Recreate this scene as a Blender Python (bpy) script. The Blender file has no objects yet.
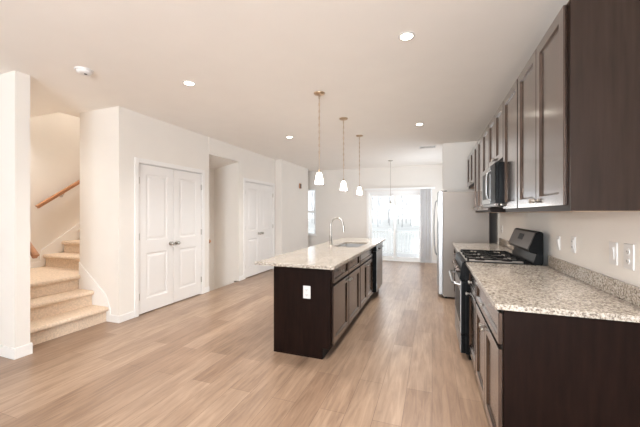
import bpy, bmesh, math, random
from mathutils import Vector, Matrix
random.seed(7)
S = bpy.context.scene
COL = S.collection
PI = math.pi

# ---------------------------------------------------------------- camera
cam_d = bpy.data.cameras.new('camera')
cam = bpy.data.objects.new('camera', cam_d); COL.objects.link(cam)
cam_d.sensor_width = 36.0
cam_d.lens = 36.0 * 310.0 / 640.0
cam_d.clip_start = 0.05; cam_d.clip_end = 400
cam.location = (0, 0, 1.36)
cam.rotation_euler = (PI / 2, 0, math.atan(112 / 310.0))
S.camera = cam

# ---------------------------------------------------------------- exposure, world
S.view_settings.view_transform = 'Standard'
S.view_settings.look = 'None'
S.view_settings.gamma = 1
S.view_settings.use_curve_mapping = False
S.view_settings.exposure = 1.31
CAN_W = 66.0            # recessed ceiling lights, watts each
PENDANT_W = 3.0
STAIR_W = 20.0
WINDOW_FILL_W = 50.0        # added daylight fill at assumed windows behind the camera
WARM = (1.0, 0.973, 0.935)
w = bpy.data.worlds.new('overcast_sky'); S.world = w
w.use_nodes = True
bg = w.node_tree.nodes['Background']
bg.inputs[0].default_value = (0.90, 0.95, 1.0, 1)
bg.inputs[1].default_value = 0.80
S.cycles.max_bounces = 14
S.cycles.diffuse_bounces = 8
S.cycles.transparent_max_bounces = 12

def light(name, kind, loc, energy, color=(1, 1, 1), rot=(0, 0, 0), **kw):
    d = bpy.data.lights.new(name, kind); d.energy = energy; d.color = color
    for k, v in kw.items(): setattr(d, k, v)
    o = bpy.data.objects.new(name, d); o.location = loc; o.rotation_euler = rot
    COL.objects.link(o); return o

# added area lights at assumed front windows, tilted up to lift the ceiling
for x, f in ((-4.2, .10), (-.3, 3.0)):
    light('front_fill_light', 'AREA', (x, -3.45, 1.45), WINDOW_FILL_W*f, (0.84, 0.92, 1.0),
          (PI / 2 + .5, 0, 0), shape='RECTANGLE', size=2.0, size_y=2.0)

# added fill light at an invented dining window hidden past the refrigerator
light('dining_fill_light', 'AREA', (0.93, 7.75, 1.4), 16, (0.84, 0.92, 1.0), (0, PI/2+.35, 0), shape='RECTANGLE', size=1.7, size_y=1.6)

# ---------------------------------------------------------------- materials
def mat(name, color, rough=0.5, metal=0.0, spec=0.5, coat=0.0, bump=0.0, bscale=60.0, var=0.0, vscale=4.0, emit=None, es=0.0, stretch=(1, 1, 1), coat_rough=0.1, coat_ior=1.5):
    m = bpy.data.materials.new(name); m.use_nodes = True
    N, L = m.node_tree.nodes, m.node_tree.links
    b = N['Principled BSDF']
    b.inputs['Base Color'].default_value = (*color, 1)
    b.inputs['Roughness'].default_value = rough
    b.inputs['Metallic'].default_value = metal
    b.inputs['Specular IOR Level'].default_value = spec
    b.inputs['Coat Weight'].default_value = coat
    b.inputs['Coat Roughness'].default_value = coat_rough
    b.inputs['Coat IOR'].default_value = coat_ior
    if emit:
        b.inputs['Emission Color'].default_value = (*emit, 1); b.inputs['Emission Strength'].default_value = es
    tc = N.new('ShaderNodeTexCoord'); mp = N.new('ShaderNodeMapping')
    mp.inputs['Scale'].default_value = stretch
    L.new(tc.outputs['Object'], mp.inputs['Vector'])
    n = N.new('ShaderNodeTexNoise'); n.inputs['Scale'].default_value = vscale; n.inputs['Detail'].default_value = 5
    L.new(mp.outputs[0], n.inputs['Vector'])
    r = N.new('ShaderNodeValToRGB')
    a = [max(0, c * (1 - var)) for c in color]; z = [min(1, c * (1 + var)) for c in color]
    r.color_ramp.elements[0].color = (*a, 1); r.color_ramp.elements[0].position = .3
    r.color_ramp.elements[1].color = (*z, 1); r.color_ramp.elements[1].position = .7
    L.new(n.outputs['Fac'], r.inputs[0])
    L.new(r.outputs[0], b.inputs['Base Color'])
    if bump:
        n2 = N.new('ShaderNodeTexNoise'); n2.inputs['Scale'].default_value = bscale; n2.inputs['Detail'].default_value = 3
        L.new(mp.outputs[0], n2.inputs['Vector'])
        bp = N.new('ShaderNodeBump'); bp.inputs['Strength'].default_value = bump; bp.inputs['Distance'].default_value = .004
        L.new(n2.outputs['Fac'], bp.inputs['Height']); L.new(bp.outputs[0], b.inputs['Normal'])
    return m

M = {}
M['wall'] = mat('wall_paint', (.775, .735, .685), .65, bump=.08, bscale=120, var=.01)
M['ceiling'] = mat('ceiling_paint', (.88, .845, .80), .8, bump=.08, bscale=120, var=.01)
M['trim'] = mat('white_trim_paint', (.82, .80, .775), .35, var=.005)
M['door'] = mat('white_door_paint', (.80, .775, .75), .35, var=.005)
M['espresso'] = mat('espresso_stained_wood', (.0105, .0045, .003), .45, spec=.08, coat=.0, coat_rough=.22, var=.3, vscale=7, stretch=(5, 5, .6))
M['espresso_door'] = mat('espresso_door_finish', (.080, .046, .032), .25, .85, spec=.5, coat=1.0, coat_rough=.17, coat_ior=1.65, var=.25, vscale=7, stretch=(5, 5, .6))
M['espresso_lit'] = mat('espresso_lit_copy', (.030, .018, .013), .45, spec=.15, coat=.0, var=.22, vscale=7, stretch=(6, 6, .5))  # lighter espresso: light falling on the upper carcasses put into the colour
M['toe'] = mat('black_recess', (.008, .007, .007), .6)
M['underside'] = mat('natural_wood_underside', (.45, .32, .22), .5, var=.08)
M['nickel'] = mat('brushed_nickel', (.50, .47, .43), .28, 1.0, var=.03)
M['bronze'] = mat('warm_brass_nickel', (.60, .46, .33), .32, 1.0, var=.03)
M['steel'] = mat('stainless_steel', (.34, .33, .32), .33, 1.0, var=.04, vscale=3, stretch=(40, 40, .5))
M['dark_steel'] = mat('dark_stainless_steel', (.075, .060, .052), .3, .9, var=.05)
M['tray'] = mat('satin_steel_tray', (.50, .46, .42), .5, .5)
M['black'] = mat('black_enamel', (.004, .004, .004), .35, spec=.08, var=.05)
M['black_matte'] = mat('black_cast_iron', (.008, .008, .008), .6, spec=.1, var=.1)
M['fridge_side'] = mat('taupe_painted_steel', (.25, .212, .18), .4, var=.02)
M['plate'] = mat('white_plastic', (.72, .70, .68), .3)
M['slot'] = mat('dark_slot', (.05, .05, .05), .5)
M['oak'] = mat('oak_handrail', (.46, .22, .11), .35, coat=.3, var=.15, vscale=5, stretch=(1, 1, 8))
M['carpet'] = mat('beige_carpet', (.72, .575, .44), .95, spec=.1, bump=.9, bscale=260, var=.13, vscale=55)
M['lamp_glass'] = mat('frosted_glass_lit', (.95, .93, .9), .4, emit=(1.0, .94, .84), es=3)
M['lens'] = mat('lit_lens', (.95, .93, .9), .4, emit=(1.0, .93, .80), es=9.0)
M['saucer'] = mat('frosted_saucer_lit', (.95, .94, .92), .3, emit=(1.0, .97, .92), es=1.6)
M['vane'] = mat('grey_fabric_vane', (.80, .79, .79), .6, var=.03)
M['vinyl'] = mat('white_vinyl', (.85, .85, .84), .35)
M['deck'] = mat('pale_deck_boards', (.46, .45, .44), .6, var=.06, stretch=(1, 12, 1))
M['field'] = mat('frosted_field', (.52, .52, .50), .95, var=.1, vscale=.15)
M['bark'] = mat('haze_pale_bark', (.46, .45, .45), .9, var=.15)  # paler than real bark, distance haze put into the colour
M['tan_ground'] = mat('basement_concrete', (.5, .47, .43), .8)

def granite():
    m = mat('speckled_granite', (.6, .52, .43), .12, spec=.5)
    N, L = m.node_tree.nodes, m.node_tree.links
    b = N['Principled BSDF']
    tc = N.new('ShaderNodeTexCoord')
    n1 = N.new('ShaderNodeTexNoise'); n1.inputs['Scale'].default_value = 85; n1.inputs['Detail'].default_value = 4; n1.inputs['Roughness'].default_value = .7
    r1 = N.new('ShaderNodeValToRGB'); cr = r1.color_ramp
    cr.elements[0].position = .36; cr.elements[0].color = (.13, .11, .10, 1)
    cr.elements[1].position = .45; cr.elements[1].color = (.33, .28, .23, 1)
    e = cr.elements.new(.52); e.color = (.52, .465, .395, 1)
    e = cr.elements.new(.64); e.color = (.68, .63, .57, 1)
    n2 = N.new('ShaderNodeTexVoronoi'); n2.inputs['Scale'].default_value = 110
    r2 = N.new('ShaderNodeValToRGB'); r2.color_ramp.elements[0].position = .12; r2.color_ramp.elements[1].position = .26
    r2.color_ramp.elements[0].color = (.35, .33, .32, 1); r2.color_ramp.elements[1].color = (1, 1, 1, 1)
    n3 = N.new('ShaderNodeTexNoise'); n3.inputs['Scale'].default_value = 9; n3.inputs['Detail'].default_value = 3
    r3 = N.new('ShaderNodeValToRGB'); r3.color_ramp.elements[0].position = .3; r3.color_ramp.elements[1].position = .7
    r3.color_ramp.elements[0].color = (.82, .80, .78, 1); r3.color_ramp.elements[1].color = (1, 1, 1, 1)
    for n in (n1, n2, n3): L.new(tc.outputs['Object'], n.inputs['Vector'])
    L.new(n1.outputs['Fac'], r1.inputs[0]); L.new(n2.outputs['Distance'], r2.inputs[0]); L.new(n3.outputs['Fac'], r3.inputs[0])
    mx = N.new('ShaderNodeMix'); mx.data_type = 'RGBA'; mx.blend_type = 'MULTIPLY'; mx.inputs[0].default_value = .7
    L.new(r1.outputs[0], mx.inputs[6]); L.new(r2.outputs[0], mx.inputs[7])
    my = N.new('ShaderNodeMix'); my.data_type = 'RGBA'; my.blend_type = 'MULTIPLY'; my.inputs[0].default_value = 1
    L.new(mx.outputs[2], my.inputs[6]); L.new(r3.outputs[0], my.inputs[7])
    L.new(my.outputs[2], b.inputs['Base Color'])
    return m
M['granite'] = granite()

def plank_floor():
    m = mat('oak_laminate_planks', (.4, .26, .17), .33)
    N, L = m.node_tree.nodes, m.node_tree.links
    b = N['Principled BSDF']
    tc = N.new('ShaderNodeTexCoord'); sp = N.new('ShaderNodeSeparateXYZ'); cb = N.new('ShaderNodeCombineXYZ')
    L.new(tc.outputs['Object'], sp.inputs[0]); L.new(sp.outputs['Y'], cb.inputs['X']); L.new(sp.outputs['X'], cb.inputs['Y'])
    br = N.new('ShaderNodeTexBrick'); br.offset = .37; br.offset_frequency = 2
    br.inputs['Scale'].default_value = 1; br.inputs['Brick Width'].default_value = 1.25; br.inputs['Row Height'].default_value = .185
    br.inputs['Mortar Size'].default_value = .0016; br.inputs['Mortar Smooth'].default_value = .3; br.inputs['Bias'].default_value = 0
    br.inputs['Color1'].default_value = (.31, .205, .138, 1); br.inputs['Color2'].default_value = (.43, .305, .215, 1)
    br.inputs['Mortar'].default_value = (.20, .13, .09, 1)
    L.new(cb.outputs[0], br.inputs['Vector'])
    mp = N.new('ShaderNodeMapping'); mp.inputs['Scale'].default_value = (.9, 9, 1); L.new(cb.outputs[0], mp.inputs['Vector'])
    n = N.new('ShaderNodeTexNoise'); n.inputs['Scale'].default_value = 3.2; n.inputs['Detail'].default_value = 7; n.inputs['Roughness'].default_value = .62; n.inputs['Distortion'].default_value = .6
    L.new(mp.outputs[0], n.inputs['Vector'])
    r = N.new('ShaderNodeValToRGB'); r.color_ramp.elements[0].position = .3; r.color_ramp.elements[1].position = .68
    r.color_ramp.elements[0].color = (.66, .62, .60, 1); r.color_ramp.elements[1].color = (1.05, 1.05, 1.05, 1)
    L.new(n.outputs['Fac'], r.inputs[0])
    mp2 = N.new('ShaderNodeMapping'); mp2.inputs['Scale'].default_value = (1.2, 5, 1); L.new(cb.outputs[0], mp2.inputs['Vector'])
    n2 = N.new('ShaderNodeTexNoise'); n2.inputs['Scale'].default_value = 1.6; n2.inputs['Detail'].default_value = 3; L.new(mp2.outputs[0], n2.inputs['Vector'])
    r2 = N.new('ShaderNodeValToRGB'); r2.color_ramp.elements[0].position = .35; r2.color_ramp.elements[1].position = .6
    r2.color_ramp.elements[0].color = (.87, .86, .86, 1); r2.color_ramp.elements[1].color = (1, 1, 1, 1)
    L.new(n2.outputs['Fac'], r2.inputs[0])
    mx = N.new('ShaderNodeMix'); mx.data_type = 'RGBA'; mx.blend_type = 'MULTIPLY'; mx.inputs[0].default_value = 1
    L.new(br.outputs['Color'], mx.inputs[6]); L.new(r.outputs[0], mx.inputs[7])
    my = N.new('ShaderNodeMix'); my.data_type = 'RGBA'; my.blend_type = 'MULTIPLY'; my.inputs[0].default_value = 1
    L.new(mx.outputs[2], my.inputs[6]); L.new(r2.outputs[0], my.inputs[7])
    L.new(my.outputs[2], b.inputs['Base Color'])
    bp = N.new('ShaderNodeBump'); bp.inputs['Strength'].default_value = .12; bp.inputs['Distance'].default_value = .002
    L.new(n.outputs['Fac'], bp.inputs['Height']); L.new(bp.outputs[0], b.inputs['Normal'])
    return m
M['floor'] = plank_floor()

def glass():
    m = bpy.data.materials.new('window_glass'); m.use_nodes = True
    N, L = m.node_tree.nodes, m.node_tree.links; N.clear()
    o = N.new('ShaderNodeOutputMaterial'); t = N.new('ShaderNodeBsdfTransparent'); g = N.new('ShaderNodeBsdfGlossy')
    g.inputs['Roughness'].default_value = .01
    f = N.new('ShaderNodeFresnel'); f.inputs[0].default_value = 1.5
    x = N.new('ShaderNodeMixShader'); L.new(f.outputs[0], x.inputs[0]); L.new(t.outputs[0], x.inputs[1]); L.new(g.outputs[0], x.inputs[2])
    L.new(x.outputs[0], o.inputs[0]); return m
M['glass'] = glass()

# ---------------------------------------------------------------- mesh helpers
class MB:
    def __init__(s): s.bm = bmesh.new()
    def box(s, x0, x1, y0, y1, z0, z1):
        m = Matrix.Translation(((x0+x1)/2, (y0+y1)/2, (z0+z1)/2)) @ Matrix.Diagonal((abs(x1-x0), abs(y1-y0), abs(z1-z0), 1))
        bmesh.ops.create_cube(s.bm, size=1, matrix=m); return s
    def prism(s, pts, axis, a, b):
        # pts in the plane normal to axis, extruded a..b
        def P(p, t):
            return {'x': (t, p[0], p[1]), 'y': (p[0], t, p[1]), 'z': (p[0], p[1], t)}[axis]
        A = [s.bm.verts.new(P(p, a)) for p in pts]; B = [s.bm.verts.new(P(p, b)) for p in pts]
        n = len(pts); s.bm.faces.new(A); s.bm.faces.new(B[::-1])
        for i in range(n): s.bm.faces.new((A[i], B[i], B[(i+1) % n], A[(i+1) % n]))
        return s
    def cyl(s, p0, p1, r0, r1=None, n=16):
        r1 = r0 if r1 is None else r1
        p0, p1 = Vector(p0), Vector(p1); d = p1 - p0
        q = d.to_track_quat('Z', 'Y').to_matrix().to_4x4()
        bmesh.ops.create_cone(s.bm, cap_ends=True, segments=n, radius1=r0, radius2=r1, depth=d.length, matrix=Matrix.Translation((p0+p1)/2) @ q)
        return s
    def tube(s, pts, r, n=10, caps=True):
        pts = [Vector(p) for p in pts]; rings = []
        rs = r if isinstance(r, (list, tuple)) else [r] * len(pts)
        up = None
        for i, p in enumerate(pts):
            t = (pts[min(i+1, len(pts)-1)] - pts[max(i-1, 0)]).normalized()
            if up is None: up = Vector((0, 0, 1)) if abs(t.z) < .9 else Vector((1, 0, 0))
            a = t.cross(up).normalized(); bb = a.cross(t).normalized(); up = bb
            rings.append([s.bm.verts.new(p + a * math.cos(k*2*PI/n) * rs[i] + bb * math.sin(k*2*PI/n) * rs[i]) for k in range(n)])
        for i in range(len(rings)-1):
            for k in range(n):
                s.bm.faces.new((rings[i][k], rings[i][(k+1) % n], rings[i+1][(k+1) % n], rings[i+1][k]))
        if caps: s.bm.faces.new(rings[0][::-1]); s.bm.faces.new(rings[-1])
        return s
    def lathe(s, prof, c=(0, 0, 0), n=28, axis='z'):
        # prof = [(radius, height)], closed at both ends when radius is 0
        rings = []
        def P(r, h, a):
            u, v = r*math.cos(a), r*math.sin(a)
            return {'z': (c[0]+u, c[1]+v, c[2]+h), 'y': (c[0]+u, c[1]+h, c[2]+v), 'x': (c[0]+h, c[1]+u, c[2]+v)}[axis]
        for r, h in prof:
            if r < 1e-6: rings.append([s.bm.verts.new(P(0, h, 0))])
            else: rings.append([s.bm.verts.new(P(r, h, k*2*PI/n)) for k in range(n)])
        for A, B in zip(rings, rings[1:]):
            if len(A) == 1 and len(B) == 1: continue
            for k in range(n):
                k2 = (k+1) % n
                if len(A) == 1: s.bm.faces.new((A[0], B[k], B[k2]))
                elif len(B) == 1: s.bm.faces.new((A[k], A[k2], B[0]))
                else: s.bm.faces.new((A[k], A[k2], B[k2], B[k]))
        return s
    def door(s, w, h, t, rail=.06, dep=.008, x=0, z=0, y=0, slope=.012):
        # framed door with a sunk flat panel, front toward -y, back at y
        s.panels(x, x+w, z, z+h, y-t, y, [(x+rail, x+w-rail, z+rail, z+h-rail)], dep, slope)
        return s
    def panels(s, x0, x1, z0, z1, yf, yb, rects, dep, slope, raised=0):
        # slab whose front (y=yf) carries sunk panels; rects sorted by z, same x span
        xs = [x0, rects[0][0], rects[0][1], x1]
        zs = [z0]
        for r in rects: zs += [r[2], r[3]]
        zs.append(z1)
        V = {}
        def v(x, y, z):
            k = (round(x, 5), round(y, 5), round(z, 5))
            if k not in V: V[k] = s.bm.verts.new((x, y, z))
            return V[k]
        for i in range(3):
            for j in range(len(zs)-1):
                a, b, c, d = xs[i], xs[i+1], zs[j], zs[j+1]
                if i == 1 and j % 2 == 1:
                    e = slope; y2 = yf + dep
                    O = [v(a, yf, c), v(b, yf, c), v(b, yf, d), v(a, yf, d)]
                    I = [v(a+e, y2, c+e), v(b-e, y2, c+e), v(b-e, y2, d-e), v(a+e, y2, d-e)]
                    for k in range(4): s.bm.faces.new((O[k], O[(k+1) % 4], I[(k+1) % 4], I[k]))
                    if raised:
                        g = e + .02; h2 = g + .018
                        J = [v(a+g, y2, c+g), v(b-g, y2, c+g), v(b-g, y2, d-g), v(a+g, y2, d-g)]
                        K = [v(a+h2, y2-raised, c+h2), v(b-h2, y2-raised, c+h2), v(b-h2, y2-raised, d-h2), v(a+h2, y2-raised, d-h2)]
                        for k in range(4):
                            s.bm.faces.new((I[k], I[(k+1) % 4], J[(k+1) % 4], J[k])); s.bm.faces.new((J[k], J[(k+1) % 4], K[(k+1) % 4], K[k]))
                        s.bm.faces.new(K)
                    else: s.bm.faces.new(I)
                else:
                    s.bm.faces.new((v(a, yf, c), v(b, yf, c), v(b, yf, d), v(a, yf, d)))
        for i in range(3):
            for (z, fl) in ((z0, 0), (z1, 1)):
                s.bm.faces.new((v(xs[i], yf, z), v(xs[i+1], yf, z), v(xs[i+1], yb, z), v(xs[i], yb, z)))
        for j in range(len(zs)-1):
            for x in (x0, x1):
                s.bm.faces.new((v(x, yf, zs[j]), v(x, yf, zs[j+1]), v(x, yb, zs[j+1]), v(x, yb, zs[j])))
        bnd = [v(x, yb, z0) for x in xs] + [v(x1, yb, z) for z in zs[1:]] + [v(x, yb, z1) for x in xs[::-1][1:]] + [v(x0, yb, z) for z in zs[::-1][1:-1]]
        s.bm.faces.new(bnd)
    def build(s, name, m, parent=None, loc=(0, 0, 0), bevel=0, smooth=False, segs=2):
        bmesh.ops.recalc_face_normals(s.bm, faces=s.bm.faces)
        me = bpy.data.meshes.new(name); s.bm.to_mesh(me); s.bm.free()
        me.materials.append(M[m] if isinstance(m, str) else m)
        o = bpy.data.objects.new(name, me); COL.objects.link(o); o.location = loc
        if parent: o.parent = parent
        if smooth:
            for p in me.polygons: p.use_smooth = True
            me.set_sharp_from_angle(angle=math.radians(40))
        if bevel:
            b = o.modifiers.new('bevel', 'BEVEL'); b.width = bevel; b.segments = segs; b.limit_method = 'ANGLE'; b.angle_limit = math.radians(40)
        return o

def tag(o, label=None, cat=None, group=None, kind=None):
    if label: o['label'] = label
    if cat: o['category'] = cat
    if group: o['group'] = group
    if kind: o['kind'] = kind
    return o
def thing(name, label, cat, loc=(0, 0, 0), rz=0, group=None):
    o = bpy.data.objects.new(name, None); COL.objects.link(o); o.location = loc; o.rotation_euler = (0, 0, rz)
    o.empty_display_size = .1
    return tag(o, label, cat, group)
def struct(name, mb, m, label=None, **kw):
    o = mb.build(name, m, **kw); o['kind'] = 'structure'
    o['label'] = label or name.replace('_', ' '); return o
def copy_tree(o, parent=None):
    c = o.copy(); COL.objects.link(c); c.parent = parent
    for ch in list(o.children): copy_tree(ch, c)
    return c
def B(*a): return MB().box(*a)

# ================================================================ THE SETTING
H = 2.695
XL, XR = -3.66, 0.95
XF = -5.55                      # far wall of the stairwell
YB = 9.05                       # back wall
fl = MB()
fl.box(XL, XR+.12, -3.6, YB+.12, -.12, 0)
fl.box(-5.7, XL, -3.6, 1.87, -.12, 0); fl.box(-4.26, XL, 2.895, 4.31, -.12, 0); fl.box(-4.26, XL, 5.44, 6.86, -.12, 0)
fl.box(XF, XL, 1.87, 2.895, -.12, 0)
fl.box(-4.9, XL, 8.62, YB+.12, -.12, 0)
struct('floor', fl, 'floor', 'wood plank floor running toward the patio door')

ce = MB()
ce.box(-4.62, XR+.12, -3.6, YB+.12, H, H+.12)
ce.box(-5.7, -4.62, -3.6, 2.68, H, H+.12)
ce.box(-5.7, -4.62, 6.4, YB+.12, H, H+.12)
struct('ceiling', ce, 'ceiling', 'flat pale ceiling of the kitchen')

# closet wall beside the stairs, with the first double door
D1a, D1b, DH = 3.045, 4.245, 2.035
wl = MB()
wl.box(XL-.12, XL, 2.895, D1a, 0, H); wl.box(XL-.12, XL, D1b, 4.43, 0, H); wl.box(XL-.12, XL, D1a, D1b, DH, H)
wl.box(-4.38, XL, 2.775, 2.895, 0, H)
struct('wall_left', wl, 'wall', 'left wall holding the nearer double closet door')
struct('wall_closet', B(-4.38, -4.26, 2.895, 6.4, 0, H), 'wall', 'wall between stairs and closet')
D2a, D2b = 5.535, 6.745
w2 = MB()
w2.box(XL-.12, XL, 5.32, D2a, 0, H); w2.box(XL-.12, XL, D2b, 6.86, 0, H); w2.box(XL-.12, XL, D2a, D2b, DH, H)
struct('wall_left', w2, 'wall', 'left wall holding the farther double closet door')
struct('wall_left', B(-3.9, -3.49, 6.86, 8.62, 0, H), 'wall', 'boxed out wall section beyond the farther closet')
struct('wall_left', B(-5.7, XL, 1.755, 1.87, 0, H), 'wall', 'partition wall end at the near side of the stairs')
struct('wall_stair', B(XF-.12, XF, 1.87, 6.4, -.12, 5.2), 'wall', 'stairwell wall carrying the oak handrail')
st = MB(); st.box(-5.7, -4.45, 6.4, 6.52, 0, 5.2); st.box(-5.7, -4.5, 2.56, 2.68, H+.12, 5.2); st.box(-4.62, -4.5, 2.68, 6.4, H+.12, 5.2); st.box(-4.62, -4.26, 2.895, 6.52, H+.12, H+.2); st.box(-5.7, -4.4, 2.5, 6.52, 5.2, 5.3)
struct('wall_stair', st, 'wall', 'upper part of the stairwell')
# recess over the basement stairs
rc = MB()
rc.box(-4.26, XL-.12, 4.31, 4.43, -2.6, H)
rc.box(-4.26, XL-.12, 5.32, 5.44, -2.6, H); rc.box(XL-.12, XL, 5.32, 5.44, -2.6, -.12); rc.box(XL-.12, XL, 4.31, 4.43, -2.6, -.12)
rc.box(-4.31, -4.26, 4.31, 5.44, -2.6, 0); rc.box(-4.31, XL, 4.31, 5.44, -2.7, -2.6)
rc.box(XL, XL+.05, 4.43, 5.32, -2.6, -.121)
struct('wall_recess', rc, 'wall', 'side walls of the recess over the descending stairs')
sf = MB(); sf.prism([(XL, H-.001), (XL, 2.40), (-4.26, 2.285), (-4.26, H-.001)], 'y', 4.431, 5.319)
sf.prism([(4.42, H-.001), (4.42, 2.44), (5.33, 2.39), (5.85, H-.001)], 'x', XL, XL+.012)
struct('trim_1', sf, 'wall', 'sloping bulkhead over the descending stairs')
# front room behind the camera
fw = MB()
fw.box(-5.7, -5.2, -3.6, -3.48, 0, H); fw.box(-3.2, -1.3, -3.6, -3.48, 0, H); fw.box(.7, XR+.12, -3.6, -3.48, 0, H)
for a in (-5.2, -1.3): fw.box(a, a+2.0, -3.6, -3.48, 0, .45); fw.box(a, a+2.0, -3.6, -3.48, 2.45, H)
struct('wall_front', fw, 'wall', 'front wall with two added windows')
struct('wall_left_front', B(-5.82, -5.7, -3.6, 1.87, 0, H), 'wall', 'left wall of the front room')
struct('wall_right', B(XR, XR+.12, -3.6, 6.9, 0, H).box(XR, XR+.12, 8.6, YB+.12, 0, H).box(XR, XR+.12, 6.9, 8.6, 0, .55).box(XR, XR+.12, 6.9, 8.6, 2.25, H), 'wall', 'right wall behind the counter')
struct('wall_right', B(.19, XR, 6.37, 6.49, 0, H), 'wall', 'short wall behind the refrigerator')
# back wall, patio door opening and window opening
PX0, PX1, PZ = -1.765, -.235, 2.0
WX0, WX1, WZ0, WZ1 = -4.1, -3.405, .69, 2.13
bw = MB()
bw.box(-5.0, WX0, YB, YB+.12, 0, H); bw.box(WX0, WX1, YB, YB+.12, 0, WZ0); bw.box(WX0, WX1, YB, YB+.12, WZ1, H)
bw.box(WX1, PX0, YB, YB+.12, 0, H); bw.box(PX0, PX1, YB, YB+.12, PZ, H); bw.box(PX1, XR, YB, YB+.12, 0, H)
struct('wall_back', bw, 'wall', 'back wall of the dining area')
struct('wall_left_back', B(-5.0, -4.88, 8.5, YB, 0, H).box(-4.88, -3.9, 8.5, 8.62, 0, H), 'wall', 'left end of the dining area')

# baseboards
def base(name, pts, label=None, h=.085, t=.014):
    mb = MB()
    for a in pts: mb.box(*a)
    return struct(name, mb, 'trim', label, bevel=.003)
t, h = .014, .09
base('baseboard_left', [(XL, XL+t, 2.775, D1a-.065, 0, h), (-3.80, XL+t, 2.761, 2.775, 0, h), (XL, XL+t, D1b+.065, 4.43, 0, h)], 'baseboard around the nearer closet')
base('baseboard_left', [(XL, XL+t, 5.32, D2a-.065, 0, h), (XL, XL+t, D2b+.065, 6.86, 0, h), (XL+t, -3.49+t, 6.846, 6.86, 0, h), (-3.49, -3.49+t, 6.86, 8.62, 0, h)], 'baseboard by the farther closet')
base('baseboard_left', [(-5.7, XL+t, 1.741, 1.755, 0, .105), (XL, XL+t, 1.755, 1.884, 0, .105), (-3.84, XL, 1.87, 1.884, 0, .105)], 'baseboard round the partition end')
base('baseboard_back', [(-4.88, PX0-.05, YB-t, YB, 0, h), (PX1+.05, XR, YB-t, YB, 0, h)], 'baseboard along the back wall')
base('baseboard_right', [(XR-t, XR, 6.49, YB-t, 0, h), (.176, .19, 6.37, 6.49, 0, h), (.176, XR-t, 6.49, 6.49+t, 0, h)], 'baseboard behind the refrigerator wall')

# closet double doors (structure): front toward +X, built in a local frame turned by 90 degrees
def closet(name, y0, y1, label):
    r = thing(name, label, None, (XL, y0, 0), PI/2); r['kind'] = 'structure'
    W = y1 - y0; lw = W/2 - .004
    c = MB(); c.box(-.062, -.002, -.017, .0, 0, DH+.062); c.box(W+.002, W+.062, -.017, .0, 0, DH+.062); c.box(-.002, W+.002, -.017, .0, DH+.002, DH+.062)
    c.build('casing', 'trim', r, bevel=.004)
    j = MB(); j.box(-.002, .006, 0, .1, 0, DH+.002); j.box(W-.006, W+.002, 0, .1, 0, DH+.002); j.box(.006, W-.006, 0, .1, DH-.006, DH+.002)
    j.build('jamb', 'trim', r)
    B(.004, W-.004, .055, .10, 0, DH-.006).build('closet_shade_slab', 'toe', r)  # near-black slab standing in for shade in the closet behind the leaves
    for s in (0, 1):
        x0 = .006 if s == 0 else W/2 + .002
        x1 = x0 + lw - .006
        mb = MB(); mb.panels(x0, x1, .015, DH-.012, .004, .039, [(x0+.115, x1-.115, .20, .82), (x0+.115, x1-.115, .99, 1.90)], .008, .014, raised=.006)
        leaf = mb.build('door_leaf', 'door', r)
        kx = x1-.055 if s == 0 else x0+.055
        k = MB(); k.lathe([(0, -.062), (.018, -.060), (.027, -.050), (.029, -.040), (.022, -.028), (.011, -.022), (.010, -.006), (.030, -.004), (.031, .003), (0, .003)], (kx, .001, .915), axis='y')
        k.build('door_knob', 'nickel', leaf, smooth=True)
        hx = x0 if s == 0 else x1
        for z in (.25, 1.05, 1.80):
            B(hx-.008, hx+.008, -.008, .004, z-.045, z+.045).build('hinge', 'nickel', leaf)
    return r
closet('door_1', D1a, D1b, 'white double closet door nearer the stairs with two nickel knobs')
closet('door_2', D2a, D2b, 'white double closet door farther from the camera')

# patio sliding door
pd = thing('door_3', 'white sliding patio door at the back with two glass panels', None, (0, YB, 0)); pd['kind'] = 'structure'
c = MB(); c.box(PX0-.05, PX0, -.02, 0, 0, PZ+.07); c.box(PX1, PX1+.05, -.02, 0, 0, PZ+.07); c.box(PX0, PX1, -.02, 0, PZ, PZ+.07)
c.build('casing', 'trim', pd, bevel=.003)
c = MB(); c.box(PX0, PX0+.035, 0, .12, .0, PZ); c.box(PX1-.035, PX1, 0, .12, 0, PZ); c.box(PX0+.035, PX1-.035, 0, .12, PZ-.05, PZ); c.box(PX0+.035, PX1-.035, 0, .12, 0, .03)
c.build('frame', 'vinyl', pd)
xm = (PX0+PX1)/2
for (a, b, yy) in ((PX0+.035, xm+.04, .07), (xm-.04, PX1-.035, .03)):
    s_ = MB(); q = .062; s_.box(a, a+q, yy, yy+.04, .03, PZ-.05); s_.box(b-q, b, yy, yy+.04, .03, PZ-.05); s_.box(a+q, b-q, yy, yy+.04, .03, .12); s_.box(a+q, b-q, yy, yy+.04, PZ-.13, PZ-.05)
    sash = s_.build('sash', 'vinyl', pd)
    B(a+q, b-q, yy+.018, yy+.022, .12, PZ-.13).build('glass_pane', 'glass', sash)
B(xm-.03, xm-.005, -.01, .03, .9, 1.15).build('pull_handle', 'vinyl', pd, bevel=.004)

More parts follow.
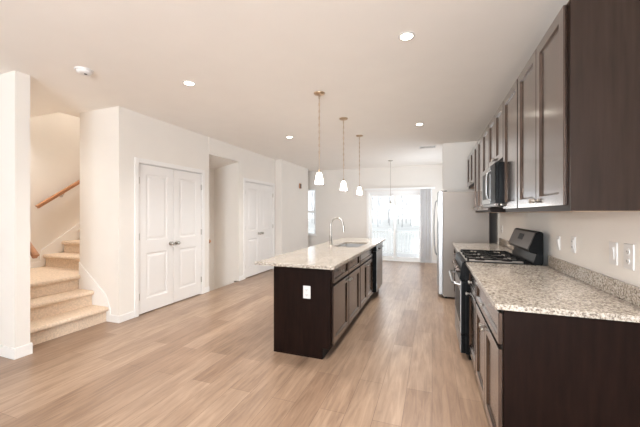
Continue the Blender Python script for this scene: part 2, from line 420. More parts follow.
def window(name, x0, x1, z0, z1, y, label, s=1):
    r = thing(name, label, None, (0, y, 0)); r['kind'] = 'structure'
    c = MB(); c.box(x0, x0+.045, 0, .1*s, z0, z1); c.box(x1-.045, x1, 0, .1*s, z0, z1); c.box(x0+.045, x1-.045, 0, .1*s, z1-.045, z1); c.box(x0+.045, x1-.045, 0, .1*s, z0, z0+.045)
    zm = (z0+z1)/2; c.box(x0+.045, x1-.045, .02*s, .07*s, zm-.025, zm+.025)
    c.build('window_frame', 'vinyl', r)
    B(x0+.045, x1-.045, .045*s, .05*s, z0+.045, z1-.045).build('glass_pane', 'glass', r)
    B(x0-.03, x1+.03, -.035*s, -.0005*s, z0-.03, z0).build('window_sill', 'trim', r, bevel=.004)
    return r
window('window_1', WX0, WX1, WZ0, WZ1, YB, 'narrow double hung window at the left of the back wall')
w4 = window('added_window_4', -.85, .85, .55, 2.25, 0, 'invented dining window added for daylight in the right wall hidden past the refrigerator')  # unseen window made up as a source for the dining fill
w4.location = (XR, 7.75, 0); w4.rotation_euler = (0, 0, -PI/2)
window('added_window_2', -5.2, -3.2, .45, 2.45, -3.48, 'left front window added unseen behind the camera', -1)  # unseen window added as a source for the front daylight
window('added_window_3', -1.3, .7, .45, 2.45, -3.48, 'right front window added unseen behind the camera', -1)  # added out of view to carry the stronger front fill

# ================================================================ STAIRS
stair = thing('carpeted_staircase', 'beige carpeted stairs rising left behind the white partition end', 'staircase', (-3.86, 2.34, 0))
def step(x0, x1, y0, y1, z0, z1, nose=None, name='step'):
    # carpeted step with a rounded nosing at the riser top
    mb = MB(); ox, oy = -3.86, 2.34
    R, n = .028, 8
    if nose == 'x':      # riser faces +X, nosing protrudes to +X
        pr = [(x0, z0), (x1, z0), (x1, z1-2*R-.004)]
        pr += [(x1+.012+R*math.cos(a), z1-R+R*math.sin(a)) for a in [(-PI/2) + k*PI/n for k in range(n+1)]]
        pr += [(x0, z1)]
        mb.prism([(a-ox, b) for a, b in pr], 'y', y0-oy, y1-oy)
    else:                # riser faces -Y
        pr = [(y1, z0), (y0, z0), (y0, z1-2*R-.004)]
        pr += [(y0-.012-R*math.cos(a), z1-R+R*math.sin(a)) for a in [(-PI/2) + k*PI/n for k in range(n+1)]]
        pr += [(y1, z1)]
        mb.prism([(a-oy, b) for a, b in pr], 'x', x0-ox, x1-ox)
    return mb.build(name, 'carpet', stair, smooth=True)
Y0, Y1 = 1.872, 2.759
RZ = .185
step(-4.12, -3.86, Y0, Y1, .001, RZ, 'x'); step(-4.38, -4.12, Y0, Y1, .001, 2*RZ, 'x')
step(XF+.002, -4.38, Y0, Y1, .001, 3*RZ, 'x', 'landing')
B(XF+.002+3.86, -4.383+3.86, Y1-2.34, 3.02-2.34, .001, 3*RZ).build('landing', 'carpet', stair)
for k in range(9):
    y = 3.02 + k*.254
    step(XF+.016, -4.383, y, y+.254, .001 if k == 0 else (2+k)*RZ, (4+k)*RZ, 'y')
sk = MB()
sk.prism([(-3.80, 0), (-3.80, .16), (-3.88, .33), (-4.378, .72), (-4.378, .0)], 'y', 2.762, 2.7745)
struct('trim_2', sk, 'trim', 'white skirt board beside the lower stairs')
sk = MB(); sk.prism([(2.96, 3*RZ), (2.96, .80), (5.2, .80+2.24*.73), (5.2, .60+2.24*.73)], 'x', XF+.0005, XF+.014)
sk.box(XF+.0005, XF+.014, 1.872, 2.96, 3*RZ, 3*RZ+.09)
struct('trim_2', sk, 'trim', 'white skirt board along the upper stairs')

def rail_profile(mb, p0, p1, w=.03, hh=.045):
    p0, p1 = Vector(p0), Vector(p1); d = (p1-p0).normalized(); side = d.cross(Vector((0, 0, 1))).normalized(); up = side.cross(d).normalized()
    prof = [(-.55, -.9), (.55, -.9), (.7, -.5), (.6, -.1), (1, .3), (.9, .8), (.4, 1.05), (-.4, 1.05), (-.9, .8), (-1, .3), (-.6, -.1), (-.7, -.5)]
    A = [mb.bm.verts.new(p0 + side*a*w + up*b*hh*.6) for a, b in prof]; Bv = [mb.bm.verts.new(p1 + side*a*w + up*b*hh*.6) for a, b in prof]
    n = len(prof); mb.bm.faces.new(A); mb.bm.faces.new(Bv[::-1])
    for i in range(n): mb.bm.faces.new((A[i], Bv[i], Bv[(i+1) % n], A[(i+1) % n]))
    return mb
def handrail(p0, p1, label, wall, brs):
    r = thing('handrail', label, 'handrail', p0)
    q = Vector(p1) - Vector(p0)
    rail_profile(MB(), (0, 0, 0), q).build('rail', 'oak', r, smooth=True)
    for f in brs:
        p = q*f; e = p + Vector(wall)
        mb = MB(); mb.tube([p+Vector((0, 0, -.028)), p+Vector(wall)*.3+Vector((0, 0, -.06)), e+Vector((0, 0, -.075))], .007)
        n = Vector(wall).normalized()
        mb.cyl(e+Vector((0, 0, -.075))-n*.008, e+Vector((0, 0, -.075)), .026)
        mb.build('bracket', 'nickel', r, smooth=True)
    return r
XH = XF+.075
handrail((XH, 2.88, 1.455), (XH, 5.2, 1.455+2.32*.73), 'oak handrail rising along the tan stairwell wall', (-.0745, 0, 0), (.155, .6, .95))
handrail((-3.72, 1.945, .93), (-4.5, 1.945, .93+.78*.85), 'short oak handrail end peeking from behind the partition above the lower stairs', (0, -.0745, 0), (.3, .85))
handrail((-3.70, 4.50, .875), (-4.2, 4.50, .875-.5*.73), 'wooden handrail end at the edge of the recess between closets', (0, -.0695, 0), (.15, .85))

# descending stairs in the recess
ds = thing('descending_staircase', 'stairs going down in the recess between the two closets', 'staircase', (XL-.004, 4.875, -2.599))
for k in range(2):
    B(-.26*(k+1), -.26*k, -.443, .443, 0, 2.6-.19*(k+1)).build('step', 'carpet', ds)

# ================================================================ CABINETS
# local frame: x across, front toward -y at y=0, carcass behind
def knob(parent, x, z, y):
    k = MB(); k.lathe([(0, -.030), (.010, -.029), (.0155, -.024), (.0155, -.018), (.008, -.012), (.006, -.002), (.011, 0), (0, 0)], (x, y, z), 14, axis='y')
    return k.build('knob', 'nickel', parent, smooth=True)
DT = .02
def fronts(r, x0, x1, z0, z1, kx=None, kz=None, name='door', rail=.058, m='espresso_door'):
    mb = MB(); mb.panels(x0, x1, z0, z1, -DT, -.0005, [(x0+rail, x1-rail, z0+rail, z1-rail)], .012, .009)
    d = mb.build(name, m, r, bevel=.0015, segs=1)
    if kx is not None: knob(d, kx, kz, -DT)
    return d
def base_cabinet(label, loc, rz, W, doors, drawers, depth=.60, end=None, group=None, false_front=False, end_ext=0, hollow=False):
    r = thing('base_cabinet', label, 'cabinet', loc, rz, group)
    Ht, toe = .883, .105
    mb = MB(); mb.prism([(0, toe), (.075, toe), (.075, 0), (depth, 0), (depth, Ht), (0, Ht)], 'x', .0, W)
    if hollow:
        mb.bm.free(); mb = MB()
        for a in (0, W-.018): mb.prism([(0, toe), (.075, toe), (.075, 0), (depth, 0), (depth, Ht), (0, Ht)], 'x', a, a+.018)
        mb.box(.018, W-.018, 0, depth, toe, toe+.018); mb.box(.018, W-.018, depth-.01, depth, toe+.018, Ht); mb.box(.018, W-.018, 0, .012, toe+.018, Ht)
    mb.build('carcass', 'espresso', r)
    mb = MB()
    mb.box(.0, W, .0725, .0745, .0, toe-.002); mb.build('toe_kick', 'toe', r)
    n = len(drawers)
    for (a, b) in drawers:
        d = fronts(r, a, b, .70, .858, None if false_front else (a+b)/2, .779, 'drawer', .035)
    for (a, b, side) in doors:
        kx = (a+.03) if side < 0 else (b-.03)
        fronts(r, a, b, .125, .675, kx, .635)
    if end: # finished end panel covering the near side
        a, b = end
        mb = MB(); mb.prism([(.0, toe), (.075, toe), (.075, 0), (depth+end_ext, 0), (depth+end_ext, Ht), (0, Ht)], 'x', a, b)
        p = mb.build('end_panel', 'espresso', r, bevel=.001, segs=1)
    return r
def upper_cabinet(label, loc, rz, W, Hh, doors, depth=.335, kb=True, m='espresso_lit', group=None, ends=None):
    r = thing('upper_cabinet', label, 'cabinet', loc, rz, group)
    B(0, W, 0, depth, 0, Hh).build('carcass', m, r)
    B(.015, W-.015, .015, depth-.005, -.003, .0).build('underside_panel', 'underside', r)
    for (a, b, side) in doors:
        kx = (a+.028) if side < 0 else (b-.028)
        fronts(r, a, b, .028, Hh-.012, kx, .065)
    if ends:
        a, b = ends
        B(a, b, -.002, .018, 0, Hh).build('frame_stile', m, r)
    return r

# right run: fronts face -X; local x runs toward the camera (-Y)
RR = -PI/2
XFB = .335                       # front of base carcass
A0, A1, B1 = 1.765, 2.645, 3.138
base_cabinet('dark base cabinet nearest the camera on the right with drawer over two doors', (XFB, A1, 0), RR, A1-A0,
             [(.012, .432, 1), (.440, .868, -1)], [(.012, .868)], depth=.61, end=(A1-A0-.002, A1-A0+.004))
base_cabinet('narrow dark base cabinet just on the camera side of the range', (XFB, B1, 0), RR, B1-A1-.002, [(.012, .48, -1)], [(.012, .48)], depth=.61)
base_cabinet('dark base cabinet between range and refrigerator, the half touching the range', (XFB, 4.545, 0), RR, .625, [(.01, .31, 1), (.315, .615, -1)], [(.01, .615)], depth=.61)
base_cabinet('dark base cabinet between range and refrigerator, the half nearer the refrigerator', (XFB, 5.17, 0), RR, .62, [(.01, .305, 1), (.31, .61, -1)], [(.01, .61)], depth=.61)

UX, UZ, UH = .612, 1.372, 1.0
upper_cabinet('tall two door dark upper cabinet nearest the camera with its side panel showing', (UX, 2.645, UZ), RR, .885, UH,
              [(.012, .430, 1), (.438, .850, -1)], ends=(.868, .8849))
upper_cabinet('single door dark upper cabinet on the camera side of the microwave', (UX, 3.135, UZ), RR, .488, UH, [(.01, .478, -1)])
upper_cabinet('short dark upper cabinet directly above the microwave', (UX, 3.90, UZ+.46), RR, .763, UH-.46, [(.008, .378, 1), (.385, .755, -1)])
upper_cabinet('two door dark upper cabinet just beyond the microwave', (UX, 4.772, UZ), RR, .870, UH, [(.01, .430, 1), (.436, .86, -1)])
upper_cabinet('narrow dark upper cabinet between the two door unit and the one over the refrigerator', (UX, 5.15, UZ), RR, .376, UH, [(.01, .366, -1)])
upper_cabinet('short dark upper cabinet above the refrigerator', (UX, 6.08, 1.80), RR, .928, UZ+UH-1.80, [(.01, .46, 1), (.466, .918, -1)])

# worktops
def worktop(name, label, x0, x1, y0, y1, hole=None, splash=None, loc=None):
    r = thing(name, label, 'worktop', ((x0+x1)/2, (y0+y1)/2, .884))
    ox, oy = (x0+x1)/2, (y0+y1)/2
    mb = MB()
    if hole:
        a, b, c, d = hole
        # slab with a rounded rectangular cutout
        out = [(x0-ox, y0-oy), (x1-ox, y0-oy), (x1-ox, y1-oy), (x0-ox, y1-oy)]
        R = .05; inn = []
        for cx, cy, s in ((b-R, c+R, -PI/2), (b-R, d-R, 0), (a+R, d-R, PI/2), (a+R, c+R, PI)):
            inn.append([(cx-ox+R*math.cos(s+k*PI/12), cy-oy+R*math.sin(s+k*PI/12)) for k in range(7)])
        # corners order: out: SW, SE, NE, NW ; inn: SE, NE, NW, SW
        for z in (0, .03):
            O = [mb.bm.verts.new((p[0], p[1], z)) for p in out]
            I = [[mb.bm.verts.new((p[0], p[1], z)) for p in g] for g in inn]
            idx = [1, 2, 3, 0]
            for k in range(4):
                g = I[k]; o = O[idx[k]]
                for j in range(6): mb.bm.faces.new((o, g[j], g[j+1]))
                mb.bm.faces.new((o, g[6], I[(k+1) % 4][0], O[idx[(k+1) % 4]]))
            if z == 0: O0, I0 = O, I
            else: O1, I1 = O, I
        for k in range(4): mb.bm.faces.new((O0[k], O0[(k+1) % 4], O1[(k+1) % 4], O1[k]))
        f0 = sum(I0, []); f1 = sum(I1, []); n = len(f0)
        for k in range(n): mb.bm.faces.new((f0[k], f0[(k+1) % n], f1[(k+1) % n], f1[k]))
    else:
        mb.box(x0-ox, x1-ox, y0-oy, y1-oy, 0, .03)
    mb.build('slab', 'granite', r, bevel=.004)
    if splash: B(x1-.02-ox, x1-ox, y0-oy, y1-oy, .03, .03+splash).build('backsplash', 'granite', r, bevel=.002)
    return r
worktop('granite_worktop', 'speckled granite worktop nearest the camera on the right, up to the range', .293, XR-.001, 1.738, 3.146, splash=.088)
worktop('granite_worktop', 'small granite worktop between the range and the refrigerator', .293, XR-.001, 3.912, 5.19, splash=.088)

# ---------------------------------------------------------------- island
IX0, IX1 = -1.47, -.885
RI = PI/2                          # fronts face +X; local x runs +Y
I0, I1, I2, I3, I4 = 2.735, 3.905, 4.885, 5.50, 5.525
r = base_cabinet('dark island cabinet at the near end with two drawers over two doors', (IX1, I0, 0), RI, I1-I0,
             [(.035, .588, 1), (.610, 1.155, -1)], [(.035, .588), (.610, 1.155)], depth=IX1-IX0, end=(-.012, -.0005))
B(-.014, -.012, .075, .583, 0, .016).build('shoe_moulding', 'espresso', r)
base_cabinet('dark island sink cabinet beside the dishwasher', (IX1, I1+.001, 0), RI, I2-I1-.002,
             [(.02, .462, 1), (.472, .925, -1)], [(.02, .925)], depth=IX1-IX0, false_front=True, hollow=True)
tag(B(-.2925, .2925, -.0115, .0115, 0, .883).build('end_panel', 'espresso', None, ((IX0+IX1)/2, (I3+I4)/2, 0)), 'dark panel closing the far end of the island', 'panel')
wt = worktop('island_worktop', 'speckled granite island worktop with a sink cut into it', -1.545, -.775, 2.49, 5.555, hole=(-1.27, -.915, 4.0, 4.74))

# sink
sk = thing('kitchen_sink', 'stainless double bowl sink set under the island worktop', 'sink', (-1.0925, 4.37, .883))
def bowl(y0, y1):
    mb = MB(); x0, x1 = -.188, .188; d = .17
    O = [(x0, y0), (x1, y0), (x1, y1), (x0, y1)]
    top = [mb.bm.verts.new((*p, 0)) for p in O]
    e = .02
    bt = [mb.bm.verts.new((p[0]*.9, (p[1]-(y0+y1)/2)*.9+(y0+y1)/2, -d)) for p in O]
    for k in range(4): mb.bm.faces.new((top[k], top[(k+1) % 4], bt[(k+1) % 4], bt[k]))
    mb.bm.faces.new(bt)
    o = mb.build('bowl', 'steel', sk); sol = o.modifiers.new('thickness', 'SOLIDIFY'); sol.thickness = .002; sol.offset = 0
    bv = o.modifiers.new('bevel', 'BEVEL'); bv.width = .02; bv.segments = 3
    MB().lathe([(0, .004), (.03, .004), (.04, .002), (.04, 0)], (0, (y0+y1)/2, -d+.002)).build('drain', 'nickel', o, smooth=True)
bowl(-.38, -.02); bowl(.02, .38)
B(-.188, .188, -.02, .02, -.035, -.028).build('divider', 'steel', sk, bevel=.003)

# faucet
fc = thing('kitchen_faucet', 'nickel gooseneck pull-down faucet on the island worktop', 'faucet', (-1.36, 4.22, .914))
mb = MB(); mb.lathe([(0, 0), (.028, 0), (.028, .008), (.022, .016), (.021, .10), (.017, .115), (0, .115)])
mb.build('base', 'nickel', fc, smooth=True)
pts = [(0, 0, .11), (0, 0, .27)]
Rg = .090
pts += [(Rg-Rg*math.cos(a), 0, .29+Rg*math.sin(a)) for a in [k*PI/14 for k in range(0, 15)]]
MB().tube(pts, .013, 12).build('spout', 'nickel', fc, smooth=True)
p = Vector(pts[-1]); q = (Vector(pts[-1])-Vector(pts[-2])).normalized()
MB().cyl(p-q*.005, p+q*.10, .0145, .018, 16).build('spray_head', 'nickel', fc, smooth=True)
MB().tube([(0, -.018, .07), (0, -.045, .085), (.0, -.06, .14)], [.009, .007, .006], 10).build('lever', 'nickel', fc, smooth=True)

# dishwasher
dw = thing('dishwasher', 'stainless dishwasher at the far end of the island', 'dishwasher', (IX1, I2+.004, 0), RI)
Wd = I3-I2-.008
B(0, Wd, .0, .56, .1, .880).build('tub', 'black', dw)
B(0.01, Wd-.01, .06, .10, 0, .1).build('toe_kick', 'toe', dw)
q_ = B(.003, Wd-.003, -.062, 0, .115, .760).build('door', 'black', dw, bevel=.004)
B(.006, Wd-.006, -.066, -.0621, .118, .757).build('door_skin', 'steel', q_)
q_ = B(.003, Wd-.003, -.066, 0, .766, .876).build('control_panel', 'black', dw, bevel=.004)
B(.006, Wd-.006, -.070, -.0661, .769, .873).build('panel_skin', 'steel', q_)
mb = MB(); mb.cyl((.10, -.098, .80), (Wd-.10, -.098, .80), .009); mb.cyl((.12, -.098, .80), (.12, -.065, .80), .007); mb.cyl((Wd-.12, -.098, .80), (Wd-.12, -.065, .80), .007)
mb.build('handle', 'dark_steel', dw, smooth=True)

# ---------------------------------------------------------------- wall plates
def plate(name, label, loc, rz, kind, cat='outlet', w_=.07, h_=.115):
    r = thing(name, label, cat, loc, rz)
    B(-w_/2, w_/2, -.007, 0, -h_/2, h_/2).build('cover_plate', 'plate', r, bevel=.003)
    if kind == 'outlet':
        for z in (.024, -.024):
            s_ = MB(); s_.lathe([(0, -.003), (.0155, -.003), (.0165, 0)], (0, -.007, z), 20, axis='y'); f = s_.build('receptacle', 'plate', r, smooth=True)
            s_ = MB(); s_.box(-.008, -.0055, -.0108, -.0095, z-.004, z+.006); s_.box(.0055, .008, -.0108, -.0095, z-.004, z+.006); s_.box(-.002, .002, -.0108, -.0095, z-.011, z-.007)
            s_.build('slot', 'slot', f)
    elif kind == 'gfci':
        B(-.017, .017, -.0105, -.007, -.034, .034).build('receptacle', 'plate', r, bevel=.001)
        for z in (.02, -.02):
            s_ = MB(); s_.box(-.008, -.0055, -.0115, -.0105, z-.004, z+.005); s_.box(.0055, .008, -.0115, -.0105, z-.004, z+.005)
            s_.build('slots', 'slot', r)
    else:
        mb = MB(); mb.prism([(-.007, -.033), (-.009, -.033), (-.014, .033), (-.007, .033)], 'x', -.017, .017); mb.build('rocker', 'plate', r)
    return r
WP = 1.135
plate('wall_switch', 'narrow switch plate on the backsplash wall just beside the range', (XR-.0005, 2.965, 1.125), RR, 'switch', 'switch', .06, .11)
plate('wall_outlet', 'white outlet plate second from the range on the backsplash wall', (XR-.0005, 2.69, 1.14), RR, 'gfci')
plate('wall_switch', 'white rocker switch plate nearer the camera, left of the double outlet', (XR-.0005, 2.17, WP+.005), RR, 'switch', 'switch', .08, .125)
plate('wall_outlet', 'white double outlet nearest the camera on the backsplash wall', (XR-.0005, 2.025, WP+.005), RR, 'outlet', 'outlet', .085, .13)
plate('wall_outlet', 'small outlet plate beyond the range beside the refrigerator', (XR-.0005, 5.06, WP), RR, 'gfci')
plate('island_outlet', 'white outlet plate on the dark end panel of the island', (-1.115, I0-.0125, .615), 0, 'outlet', w_=.075, h_=.12)

# ---------------------------------------------------------------- range
RY0, RY1 = 3.149, 3.909
rg = thing('gas_range', 'black and stainless gas range between the two right worktops', 'range', (.295, RY1, 0), RR)
Wr = RY1-RY0
B(0, Wr, 0, .60, .06, .905).build('body', 'black', rg)
for x in (.05, Wr-.05):
    for y in (.05, .5): MB().cyl((x, y, 0), (x, y, .062), .02).build('foot', 'black', rg)
od = B(.004, Wr-.004, -.041, 0, .24, .735).build('oven_door', 'black', rg, bevel=.003)
B(.006, Wr-.006, -.045, -.0411, .242, .733).build('door_skin', 'steel', od)
B(.09, Wr-.09, -.048, -.0451, .33, .62).build('oven_window', 'black', od)
sd_ = B(.004, Wr-.004, -.041, 0, .065, .23).build('storage_drawer', 'black', rg, bevel=.003)
B(.006, Wr-.006, -.045, -.0411, .067, .228).build('drawer_skin', 'steel', sd_)
mb = MB(); mb.tube([(.05, -.045, .69), (.055, -.09, .70), (.10, -.105, .70), (Wr-.10, -.105, .70), (Wr-.055, -.09, .70), (Wr-.05, -.045, .69)], .013, 12)
mb.build('oven_handle', 'steel', rg, smooth=True)
mb = MB(); mb.prism([(-.055, .745), (0, .745), (0, .905), (-.03, .905)], 'x', .0, Wr); mb.build('control_panel', 'black', rg, bevel=.003)
for k in range(5):
    x = .09 + k*(Wr-.18)/4
    mb = MB(); mb.lathe([(0, -.040), (.017, -.038), (.020, -.012), (.026, -.008), (.026, 0), (0, 0)], (x, -.043, .82), 16, axis='y')
    mb.build('control_knob', 'dark_steel', rg, smooth=True)
mb = MB(); mb.box(-.0, Wr, -.02, .60, .905, .917); mb.build('cooktop', 'black', rg, bevel=.003)
B(.02, Wr-.065, .005, .485, .917, .9185).build('burner_tray', 'tray', rg)
for g in range(3):
    x0 = .012 + g*(Wr-.024)/3; x1 = x0 + (Wr-.024)/3 - .006
    mb = MB(); zt = .950; b_ = .0055
    ya, yb_ = .02, .47
    for x in (x0+.006, x1-.006): mb.box(x-b_, x+b_, ya, yb_, zt-.012, zt)
    for y in (ya, (ya+yb_)/2, yb_): mb.box(x0+.006, x1-.006, y-b_, y+b_, zt-.012, zt)
    xc = (x0+x1)/2
    for yc in (ya+.112, yb_-.112):
        for a in range(4):
            ca, sa = math.cos(a*PI/2), math.sin(a*PI/2)
            mb.cyl((xc+ca*.03, yc+sa*.03, zt-.006), (xc+ca*.105, yc+sa*.105, zt-.006), .0055, n=8)
    for x in (x0+.006, x1-.006):
        for y in (ya, yb_): mb.box(x-.007, x+.007, y-.007, y+.007, .917, zt)
    mb.build('grate', 'black_matte', rg)
    for yc in (ya+.112, yb_-.112):
        mb = MB(); mb.lathe([(0, .020), (.028, .019), (.032, .012), (.042, .008), (.045, 0), (0, 0)], (xc, yc, .917), 20); mb.build('burner', 'dark_steel', rg, smooth=True)
# backguard: slanted console standing on a riser
mb = MB(); mb.prism([(.525, .915), (.60, .915), (.605, .94), (.605, 1.185), (.595, 1.20), (.575, 1.205), (.552, 1.195), (.495, 1.045), (.505, 1.02), (.555, 1.01)], 'x', .0, Wr)
bgd = mb.build('backguard', 'black', rg, bevel=.006)
mb = MB()
mb.prism([(.549, 1.190), (.4925, 1.047), (.4905, 1.048), (.547, 1.191)], 'x', .02, Wr-.02); mb.build('control_console', 'dark_steel', bgd)
mb = MB(); mb.prism([(.5365, 1.165), (.515, 1.11), (.5135, 1.111), (.535, 1.166)], 'x', .30, .46); mb.build('display', 'black', bgd)

# ---------------------------------------------------------------- microwave
mw = thing('over_range_microwave', 'stainless front microwave hung under cabinets above the range', 'microwave', (.56, 3.897, 1.425), RR)
Wm = .757
B(0, Wm, 0, .385, 0, .395).build('body', 'black', mw, bevel=.002)
B(.0, Wm, -.027, -.001, .03, .395).build('door', 'black', mw, bevel=.003)
B(.002, .50, -.030, -.0271, .032, .393).build('door_skin', 'steel', mw)
B(.06, .46, -.033, -.0301, .08, .345).build('door_window', 'black', mw, bevel=.001)
B(.56, Wm-.01, -.029, -.0271, .04, .385).build('control_panel', 'black', mw)
mb = MB(); mb.tube([(.555, -.03, .06), (.555, -.06, .075), (.555, -.07, .12), (.555, -.07, .28), (.555, -.06, .325), (.555, -.03, .34)], .010, 10); mb.build('handle', 'steel', mw, smooth=True)
B(.02, Wm-.02, -.025, .0, .0, .028).build('vent_grille', 'dark_steel', mw)

# ---------------------------------------------------------------- refrigerator
fr = thing('refrigerator', 'tall stainless refrigerator at the end of the right counter', 'refrigerator', (.165, 6.25, 0), RR)
Wf = .91
B(.0, Wf, 0, .66, .03, 1.705).build('body', 'fridge_side', fr, bevel=.004)
B(.02, Wf-.02, .03, .06, .0, .03).build('base_grille', 'black', fr)
for (a, b, hs) in ((.003, .40, 1), (.406, Wf-.003, -1)):
    mb = MB(); n = 8
    pr = [(b, -.004), (a, -.004)]
    pr += [(a+(b-a)*k/n, -.066-.014*math.sin(PI*k/n)) for k in range(n+1)]
    mb.prism(pr, 'z', .06, 1.715)
    d = mb.build('door', 'steel', fr, bevel=.004)
    hx = b-.035 if hs > 0 else a+.035
    mb = MB(); mb.tube([(hx, -.066, .62), (hx, -.105, .66), (hx, -.125, .80), (hx, -.135, 1.10), (hx, -.125, 1.42), (hx, -.105, 1.56), (hx, -.066, 1.60)], .012, 10)
    mb.build('door_handle', 'steel', d, smooth=True)
for a in (.02, Wf-.10): B(a, a+.08, -.03, .06, 1.7155, 1.728).build('hinge_cover', 'dark_steel', fr)

# ================================================================ LIGHTS AND CEILING THINGS
def spot(parent, loc, energy, size=150, blend=.6, color=WARM, rad=.06):
    d = bpy.data.lights.new('bulb', 'SPOT'); d.energy = energy; d.color = color; d.spot_size = math.radians(size); d.spot_blend = blend; d.shadow_soft_size = rad
    o = bpy.data.objects.new('bulb', d); COL.objects.link(o); o.parent = parent; o.location = loc; return o
def can(loc, label, energy=CAN_W, size=130, blend=1.0, group='recessed ceiling lights'):
    r = thing('recessed_light', label, 'ceiling light', loc, 0, group)
    MB().lathe([(.042, -.001), (.045, -.006), (.060, -.005), (.064, -.0008)], n=32).build('trim_ring', 'plate', r, smooth=True)
    MB().lathe([(0, -.004), (.043, -.004), (.043, -.0008)], n=32).build('lens', 'lens', r, smooth=True)
    spot(r, (0, 0, -.02), energy, size, blend)
    return r
can((-2.34, 2.53, H), 'lit recessed light in the ceiling before the nearer closet')
can((-.18, 2.415, H), 'largest lit recessed light, nearest the dark upper cabinets')
can((-2.34, 4.91, H), 'lit recessed light left of the pendant row')
can((-.175, 4.86, H), 'lit recessed light beyond the pendants near the vent')
can((-2.38, 0.1, H), 'recessed light behind the camera at the left', 10)
can((-.185, 0.0, H), 'added fill recessed light behind the camera at the right')  # out of view, added for more fill in the kitchen
can((-5.15, 2.24, H), 'recessed light over the stair landing', STAIR_W, 152, .7, None)
can((-5.05, 4.4, 5.199), 'added fill light unseen at the top of the stairs', 95, 170, .8, None)  # unseen lamp added to brighten the upper stairwell wall
can((-1.3, -2.0, H), 'added fill recessed light in the front room', 15)  # unseen, added as extra fill from behind the camera

bl = thing('recess_fill_lamp', 'added fill lamp out of sight low in the stair recess', 'fill lamp', (-4.2595, 4.87, -.9))  # hidden lamp added to brighten the recess wall and soffit
MB().lathe([(0, 0), (.06, 0), (.06, .02), (0, .02)], axis='x').build('base', 'nickel', bl)
MB().lathe([(0, .09), (.03, .08), (.05, .05), (.055, .02)], axis='x').build('globe', 'lamp_glass', bl, smooth=True)
q_ = bpy.data.lights.new('bulb', 'POINT'); q_.energy = 24; q_.color = (1, .86, .70); q_.shadow_soft_size = .06
q_ = bpy.data.objects.new('bulb', q_); COL.objects.link(q_); q_.parent = bl; q_.location = (.2, 0, 0)

def pendant(loc, label, zs=1.688):
    r = thing('pendant_light', label, 'pendant light', loc, 0, 'three pendants over the island')
    MB().lathe([(0, -.024), (.02, -.024), (.055, -.014), (.062, -.004), (.062, 0)], n=28).build('canopy', 'bronze', r, smooth=True)
    L_ = loc[2]-zs
    mb = MB(); z = -.024; i = 0
    mb.tube([(0, 0, -.02), (0, 0, -L_+.155)], .0032, 8)
    mb.build('stem', 'bronze', r, smooth=True)
    # chain links around the upper stem
    mb = MB()
    for k in range(18):
        zc = -.05 - k*.038; a = (k % 2)*PI/2
        lp = [(.008*math.cos(t_)*math.cos(a), .008*math.cos(t_)*math.sin(a), zc+.021*math.sin(t_)) for t_ in [j*2*PI/10 for j in range(11)]]
        mb.tube(lp, .0018, 5, caps=False)
    mb.build('chain', 'bronze', r, smooth=True)
    MB().lathe([(0, -L_+.160), (.010, -L_+.158), (.013, -L_+.148), (.013, -L_+.128), (0, -L_+.128)], n=20).build('socket', 'bronze', r, smooth=True)
    MB().lathe([(.010, -L_+.128), (.024, -L_+.124), (.033, -L_+.10), (.040, -L_+.066), (.046, -L_+.033), (.050, -L_), (.047, -L_), (.043, -L_+.033), (.036, -L_+.066), (.029, -L_+.098), (.010, -L_+.118)], n=28).build('shade', 'lamp_glass', r, smooth=True)
    d = bpy.data.lights.new('bulb', 'POINT'); d.energy = PENDANT_W; d.color = WARM; d.shadow_soft_size = .05
    o = bpy.data.objects.new('bulb', d); COL.objects.link(o); o.parent = r; o.location = (0, 0, -L_-.03)
    return r
p1 = pendant((-1.176, 3.23, H), 'nearest of three pendants with lit white glass shade, hanging lowest in view')
for y, lb in ((4.21, 'middle of the three lit glass pendants above the island'), (5.225, 'farthest of the three lit glass pendants above the island')):
    c = copy_tree(p1); c.location = (-1.169, y, H); c['label'] = lb
dp = thing('dining_pendant', 'pendant with wide white saucer shade before the patio door', 'pendant light', (-.983, 7.95, H))
MB().lathe([(0, -.024), (.02, -.024), (.055, -.014), (.062, -.004), (.062, 0)], n=28).build('canopy', 'nickel', dp, smooth=True)
MB().tube([(0, 0, -.02), (0, 0, -1.09)], .005, 8).build('stem', 'nickel', dp, smooth=True)
MB().lathe([(0, -1.03), (.018, -1.03), (.028, -1.06), (.030, -1.10), (0, -1.10)], n=20).build('socket', 'nickel', dp, smooth=True)
MB().lathe([(.024, -1.095), (.06, -1.11), (.13, -1.145), (.19, -1.195), (.186, -1.20), (.13, -1.155), (.06, -1.12), (.02, -1.105)], n=36).build('shade', 'saucer', dp, smooth=True)

dl = bpy.data.lights.new('bulb', 'POINT'); dl.energy = 4; dl.color = WARM; dl.shadow_soft_size = .08
dl = bpy.data.objects.new('bulb', dl); COL.objects.link(dl); dl.parent = dp; dl.location = (0, 0, -1.26)
sd = thing('smoke_detector', 'round white smoke detector on the ceiling near the stairs', 'smoke detector', (-3.045, 1.968, H))
MB().lathe([(0, -.012), (.072, -.012), (.075, 0)], n=36).build('base', 'plate', sd, smooth=True)
MB().lathe([(0, -.040), (.03, -.040), (.05, -.035), (.060, -.022), (.062, -.012)], n=36).build('cover', 'plate', sd, smooth=True)
MB().lathe([(0, -.044), (.012, -.043), (.013, -.040)], (.02, 0, 0), n=16).build('test_button', 'slot', sd, smooth=True)
vt = thing('ceiling_vent', 'small white louvered vent in the ceiling near the refrigerator', 'vent', (-.085, 6.58, H))
c = MB(); c.box(-.16, .16, -.10, -.08, -.008, 0); c.box(-.16, .16, .08, .10, -.008, 0); c.box(-.16, -.14, -.08, .08, -.008, 0); c.box(.14, .16, -.08, .08, -.008, 0); c.build('frame', 'plate', vt)
B(-.14, .14, -.08, .08, -.002, -.0005).build('duct_shade_plate', 'slot', vt)  # dark plate on the ceiling standing in for shade inside the duct
c = MB()
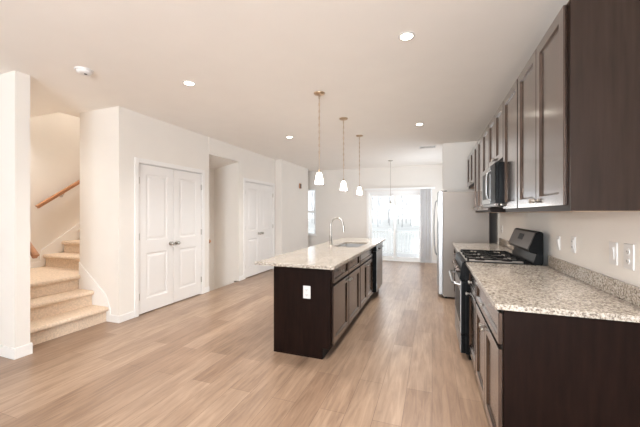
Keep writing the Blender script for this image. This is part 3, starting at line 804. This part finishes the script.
for k in range(7): c.box(-.138, .138, -.075+k*.024, -.071+k*.024, -.006, -.003)
c.build('louver', 'plate', vt)
ch = thing('door_chime', 'small dark box mounted high on the wall left of the window', 'chime', (-3.4895, 7.98, 2.13), PI/2)
B(-.05, .05, -.035, 0, -.07, .07).build('housing', 'oak', ch, bevel=.004)
B(-.04, .04, -.037, -.035, -.06, .06).build('grille', 'slot', ch)

# vertical blinds
vb = thing('vertical_blinds', 'grey vertical blinds drawn to the right of the patio door', 'blinds', (0, YB-.02, 0))
B(PX0-.10, .08, -.075, 0, 2.035, 2.085).build('head_rail', 'vinyl', vb, bevel=.003)
for k in range(10):
    x = -.285 + k*.030
    mb = MB(); a = math.radians(72 + (k % 3)*5); dx, dy = .043*math.cos(a), .040*math.sin(a)
    n = 4; pr = [(x-dx+2*dx*j/n, -.047-dy+2*dy*j/n) for j in range(n+1)]
    cur = [(p[0]+.006*math.sin(PI*j/n), p[1]) for j, p in enumerate(pr)]
    mb.prism(cur + [(p[0]+.0015, p[1]) for p in cur[::-1]], 'z', .04, 2.035)
    mb.build('vane', 'vane', vb, smooth=True)

# ================================================================ OUTSIDE
tag(B(-7, 4, 0, 3.0, -.06, 0).build('deck', 'deck', None, (0, YB+.13, -.18)), 'pale deck outside the patio door', 'deck')
struct('ground', B(-120, 80, YB+.13, 160, -1.4, -1.3), 'field', 'pale frosted field beyond the deck')
rl = thing('deck_railing', 'white balustrade along the far edge of the deck', 'railing', (0, 11.9, -.18))
B(-7, 4, -.04, .04, .84, .89).build('top_rail', 'vinyl', rl)
B(-7, 4, -.02, .02, .08, .13).build('bottom_rail', 'vinyl', rl)
for k in range(7):
    x = -6.95 + k*1.82
    B(x-.05, x+.05, -.05, .05, 0, .96).build('post', 'vinyl', rl)
nb = 0
x = -4.2
while x < .7:
    if min(abs(x-(-6.95+k*1.82)) for k in range(7)) > .07:
        B(x-.018, x+.018, -.018, .018, .13, .84).build('baluster', 'vinyl', rl)
    x += .125

def tree_mesh(seed):
    rnd = random.Random(seed); tr = MB(); brn = MB()
    Ht = rnd.uniform(15, 20)
    pts = [(rnd.uniform(-.25, .25)*k/3, rnd.uniform(-.2, .2)*k/3, Ht*k/6) for k in range(7)]
    pts[0] = (0, 0, 0)
    tr.tube(pts, [.11*(1-.13*k) for k in range(7)], 6)
    def grow(p, d, L, r, lv):
        q = p + d*L
        brn.tube([p, p+d*L*.5+Vector((0, 0, .05*L)), q], [r, r*.75, r*.45], 3, caps=False)
        if lv == 0: return
        for j in range(4):
            f = .35 + .62*j/3
            nd = (d + Vector((rnd.uniform(-.8, .8), rnd.uniform(-.8, .8), rnd.uniform(-.1, .7)))).normalized()
            grow(p+d*L*f, nd, L*rnd.uniform(.42, .62), r*.5, lv-1)
    for k in range(20):
        f = .10 + .88*k/19; i = min(5, int(f*6)); g = f*6-i
        p = Vector(pts[i]).lerp(Vector(pts[i+1]), g); a = rnd.uniform(0, 2*PI)
        grow(p, Vector((math.cos(a), math.sin(a), rnd.uniform(.5, 1.1))).normalized(), Ht*.095*(1.15-f*.5), .04*(1.1-f*.7), 3)
    return tr, brn
protos = []
for s_ in range(4):
    tr, brn = tree_mesh(s_+11)
    r = thing('bare_tree', 'bare haze-pale tree in the line beyond the pale field', 'tree', (0, 0, -1.3), 0, 'bare trees beyond the deck')
    tr.build('trunk', 'bark', r); brn.build('branches', 'bark', r)
    protos.append(r)
n = 0
for row in range(4):
    for i in range(15):
        x = -46 + i*4.5 + row*1.12 + random.uniform(-.1, .1); y = 62 + row*8 + random.uniform(-.5, .5)
        o = protos[n] if n < 4 else copy_tree(protos[n % 4])
        o.location = (x, y, -1.3); o.rotation_euler = (0, 0, random.uniform(0, 6.28)); n += 1
